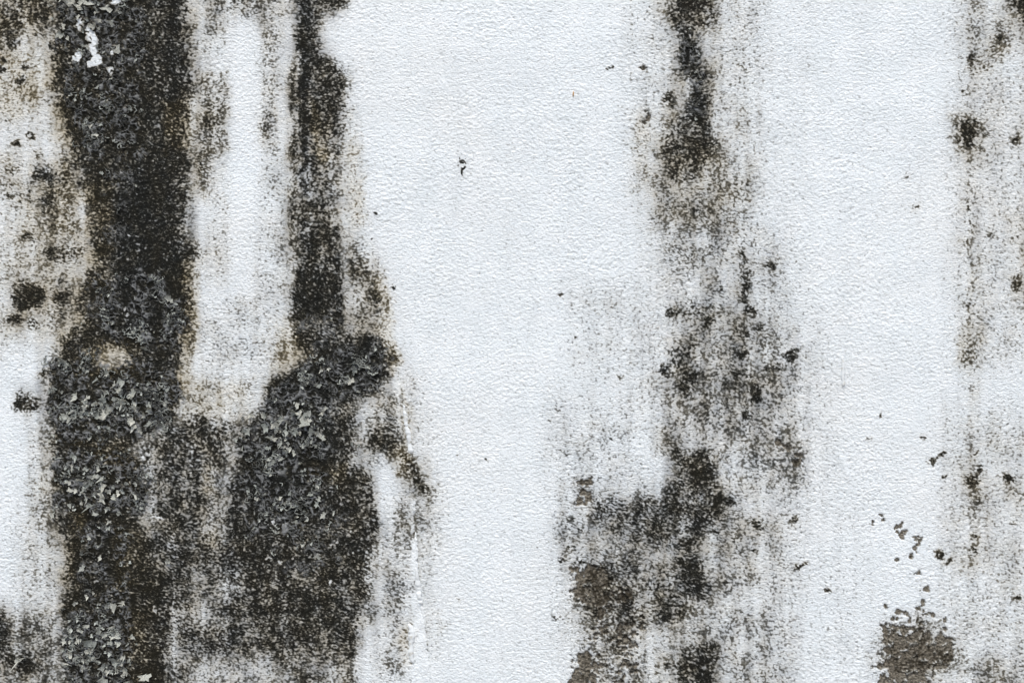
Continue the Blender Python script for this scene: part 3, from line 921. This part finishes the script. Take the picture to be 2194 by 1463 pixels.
# the flakes one can pick out in the photograph
for (x, y, r) in ((190, 10, 16), (172, 14, 12), (230, 18, 13), (258, 25, 9), (205, 20, 10), (150, 8, 12), (130, 78, 14), (138, 60, 9), (148, 85, 8), (255, 105, 14),
                  (262, 130, 7), (180, 195, 8), (205, 290, 8), (212, 186, 6), (325, 52, 7), (345, 80, 6), (365, 640, 13), (310, 745, 9), (140, 775, 15), (258, 815, 13),
                  (245, 825, 9), (285, 850, 14), (292, 875, 12), (265, 860, 13), (230, 885, 16), (225, 855, 16), (205, 865, 10), (140, 890, 12), (150, 900, 10),
                  (285, 918, 10), (302, 922, 10), (355, 915, 9), (355, 865, 9), (362, 835, 8), (235, 915, 9), (190, 850, 9), (275, 895, 9), (310, 892, 8), (322, 905, 9),
                  (160, 975, 10), (155, 998, 11), (208, 1018, 12), (200, 1034, 10), (225, 1040, 16), (222, 1062, 15), (245, 1066, 11), (255, 1030, 9), (195, 1085, 12),
                  (205, 1098, 9), (155, 1050, 10), (150, 1082, 9), (183, 1050, 8), (232, 1088, 9), (170, 1002, 8), (178, 1075, 8), (260, 1098, 9), (148, 1035, 8),
                  (243, 1298, 16), (240, 1342, 12), (255, 1362, 12), (195, 1375, 15), (238, 1380, 12), (190, 1393, 12), (245, 1420, 18), (225, 1360, 10), (212, 1352, 10),
                  (220, 1430, 13), (222, 1458, 16), (270, 1462, 13), (312, 1450, 16), (228, 1443, 9), (165, 1372, 9), (152, 1400, 10), (185, 1340, 8), (268, 1442, 9),
                  (205, 1415, 10), (175, 1425, 8), (260, 1295, 8), (235, 1115, 7), (192, 1150, 7), (362, 1202, 9), (178, 1215, 8), (42, 1412, 14), (215, 1192, 7),
                  (605, 898, 14), (590, 910, 13), (570, 915, 13), (650, 905, 18), (658, 885, 14), (690, 885, 11), (668, 925, 12), (585, 940, 13), (600, 950, 10), (628, 885, 12),
                  (618, 960, 9), (575, 960, 9), (760, 792, 14), (750, 815, 10), (690, 795, 9), (705, 790, 7), (770, 838, 9), (622, 1058, 9), (680, 1080, 12), (685, 1070, 8),
                  (668, 1060, 8), (605, 985, 9), (630, 970, 8), (680, 1190, 9), (650, 1165, 7), (770, 955, 6), (755, 950, 6), (565, 890, 8), (640, 930, 9), (612, 925, 9)):
    spots.append((x + rf.uniform(-2, 2), y + rf.uniform(-2, 2), r * .92))
for (cx, cy, sx_, sy_, n_) in ((235, 868, 55, 32, 46), (212, 1045, 42, 34, 42), (222, 1385, 42, 52, 48), (620, 915, 48, 42, 40), (180, 30, 40, 26, 16), (665, 1075, 55, 30, 10)):
    for _ in range(n_):
        spots.append((rf.gauss(cx, sx_), rf.gauss(cy, sy_), rf.choice((rf.uniform(3.5, 6), rf.uniform(5, 8), rf.uniform(7, 11)))))
crust_w = np.clip(CRUST - .2, 0, 1) ** 1.5 * sstep(-.12, .42, perlin(RGX / 38, RGY / 34, 50) + .5 * perlin(RGX / 90, RGY / 80, 51)) ** 1.6
inframe = (RGX > -60) & (RGX < 2254) & (RGY > -60) & (RGY < 1523)
pw = (crust_w * inframe).reshape(-1)
pw = pw / pw.sum()
rn_ = np.random.default_rng(21)
for c in rn_.choice(len(pw), 420, p=pw):
    spots.append((float(RGX.reshape(-1)[c]) + rf.uniform(-2, 2), float(RGY.reshape(-1)[c]) + rf.uniform(-2, 2), rf.uniform(2.2, 6.5)))
spots.sort(key=lambda s: -s[2])
rest_v, rest_f = [], []
for k, (x, y, r) in enumerate(spots):
    rr = r * PX * 1.12
    rot = Matrix.Rotation(rf.uniform(0, 6.28), 4, 'Y') @ Matrix.Rotation(rf.uniform(-.5, .5), 4, 'X')
    pos = Vector(((x - 1097) * PX, -surf(x, y) - .0006 - .12 * rr, CZ - (y - 731.5) * PX))
    M = Matrix.Translation(pos) @ rot @ Matrix.Diagonal((rr, rr * rf.uniform(.7, 1.2), rr, 1))
    if k < 290:
        o = link('paint_flake', FLM[k % len(FLM)], None, wall)
        o.matrix_local = M
    else:
        v, f = FL[k % len(FL)]
        b_ = len(rest_v)
        rest_v += [tuple(M @ Vector(p)) for p in v]
        rest_f += [tuple(b_ + i for i in q) for q in f]
o = link('small_flakes', mesh('small_flakes', rest_v, rest_f), flake_mat, wall)
o['kind'] = 'stuff'

# thin lips of film that stand off the wall between the flakes
rv, rff = [], []
for c in rn_.choice(len(pw), 1000, p=pw):
    cx = float(RGX.reshape(-1)[c]) + rf.uniform(-4, 4)
    cy = float(RGY.reshape(-1)[c]) + rf.uniform(-4, 4)
    r0 = rf.choice((rf.uniform(2.5, 5), rf.uniform(4, 8), rf.uniform(5, 11)))
    n = max(5, int(r0 * rf.uniform(.9, 2.0)))
    a = rf.uniform(0, 6.28)
    da = rf.uniform(.22, .66) * 6.28 / n
    hgt = rf.uniform(1.5, 4.2)
    b_ = len(rv)
    flare = rf.uniform(-.2, .9)
    for k in range(n):
        w = (.30 + .50 * math.sin(math.pi * (k + .5) / n)) * rf.uniform(.5, 1.9)
        rr = r0 * rf.uniform(.66, 1.38)
        nx, ny = math.cos(a), math.sin(a)
        x, y = cx + rr * nx, cy + rr * ny * .9
        h = surf(x, y)
        top = h + (hgt * (.45 + .55 * math.sin(math.pi * (k + .5) / n)) * rf.uniform(.7, 1.2)) * PX
        o1 = flare * hgt * .5
        for (e, hh) in ((-.5 * w, h - .0006), (o1 - w, top), (o1 + w, top), (.5 * w, h - .0006)):
            rv.append(((x + nx * e - 1097) * PX, -hh, CZ - (y + ny * e - 731.5) * PX))
        a += da * rf.uniform(.7, 1.3)
    for k in range(n - 1):
        for q in range(4):
            r = (q + 1) % 4
            rff.append((b_ + k * 4 + q, b_ + k * 4 + r, b_ + k * 4 + 4 + r, b_ + k * 4 + 4 + q))
    rff.append((b_, b_ + 3, b_ + 2, b_ + 1))
    e0 = b_ + (n - 1) * 4
    rff.append((e0, e0 + 1, e0 + 2, e0 + 3))
o = link('film_lips', mesh('film_lips', rv, rff), lip_mat, wall)
o['kind'] = 'stuff'

# ------------------------------------------------------------------ filler beads in the seam
def bead(pts, label=None):
    """pts: photo x, y, half width px; a flattened, lumpy half-buried rope"""
    rg = random.Random(len(pts) * 7 + int(pts[0][1]))
    P = []
    for (a, b) in zip(pts[:-1], pts[1:]):
        n = max(2, int(math.hypot(b[0] - a[0], b[1] - a[1]) / 3))
        for k in range(n):
            s = k / n
            P.append(tuple(a[i] + (b[i] - a[i]) * s for i in range(3)))
    P.append(pts[-1])
    v, f = [], []
    S = 8
    for k, (x, y, w) in enumerate(P):
        w = w * rg.uniform(.7, 1.2)
        x += rg.uniform(-.9, .9)
        h = surf(x, y)
        for q in range(S):
            a = 2 * math.pi * q / S
            v.append(((x + w * math.cos(a) - 1097) * PX, -h - (.45 * w * math.sin(a)) * PX, CZ - (y - 731.5) * PX))
    for k in range(len(P) - 1):
        for q in range(S):
            r = (q + 1) % S
            f.append((k * S + q, k * S + r, (k + 1) * S + r, (k + 1) * S + q))
    f.append(tuple(range(S - 1, -1, -1)))
    f.append(tuple((len(P) - 1) * S + q for q in range(S)))
    o = link('filler_bead', mesh('filler_bead', v, f, True), bead_mat, wall)
    if label:
        o['label'] = label


bead([(865, 868, 2), (868, 890, 5), (872, 915, 5.5), (876, 935, 6), (878, 955, 5), (880, 966, 7), (881, 972, 2)], 'upper white bead of filler beside the dark streak')
bead([(877, 1336, 3), (881, 1345, 7), (883, 1360, 7), (881, 1380, 5.5), (880, 1400, 6), (883, 1415, 5), (886, 1420, 2)], 'lower fat white bead of filler')
bead([(890, 1140, 1.5), (891, 1165, 4), (893, 1190, 4.5), (891, 1199, 2)])
bead([(890, 1215, 2), (895, 1245, 6), (898, 1275, 6), (903, 1300, 5), (908, 1325, 3), (911, 1345, 1.5)])
bead([(1804, 764, 2), (1805, 778, 4), (1805, 800, 4), (1806, 822, 4.5), (1806, 828, 2)], 'short smooth paint run on the right of the wall')

# ------------------------------------------------------------------ a bit of straw stuck to the paint
sx, sy = 1228, 203
v, f = [], []
for k, (dx, dy, w) in enumerate(((0.6, -6, .5), (.2, -2, 1.4), (0, 2, 1.5), (-.8, 6, .6))):
    for q in range(6):
        a = 2 * math.pi * q / 6
        v.append(((dx + w * math.cos(a)) * PX, (-w * math.sin(a)) * PX, -dy * PX))
for k in range(3):
    for q in range(6):
        r = (q + 1) % 6
        f.append((k * 6 + q, k * 6 + r, (k + 1) * 6 + r, (k + 1) * 6 + q))
f += [(5, 4, 3, 2, 1, 0), tuple(18 + q for q in range(6))]
straw = link('straw_bit', mesh('straw_bit', v, f, True), straw_mat)
straw.location = ((sx - 1097) * PX, -surf(sx, sy) - 1.2 * PX, CZ - (sy - 731.5) * PX)
straw['label'] = 'tiny orange bit of straw stuck upright on the clean white paint near the top'
straw['category'] = 'straw'
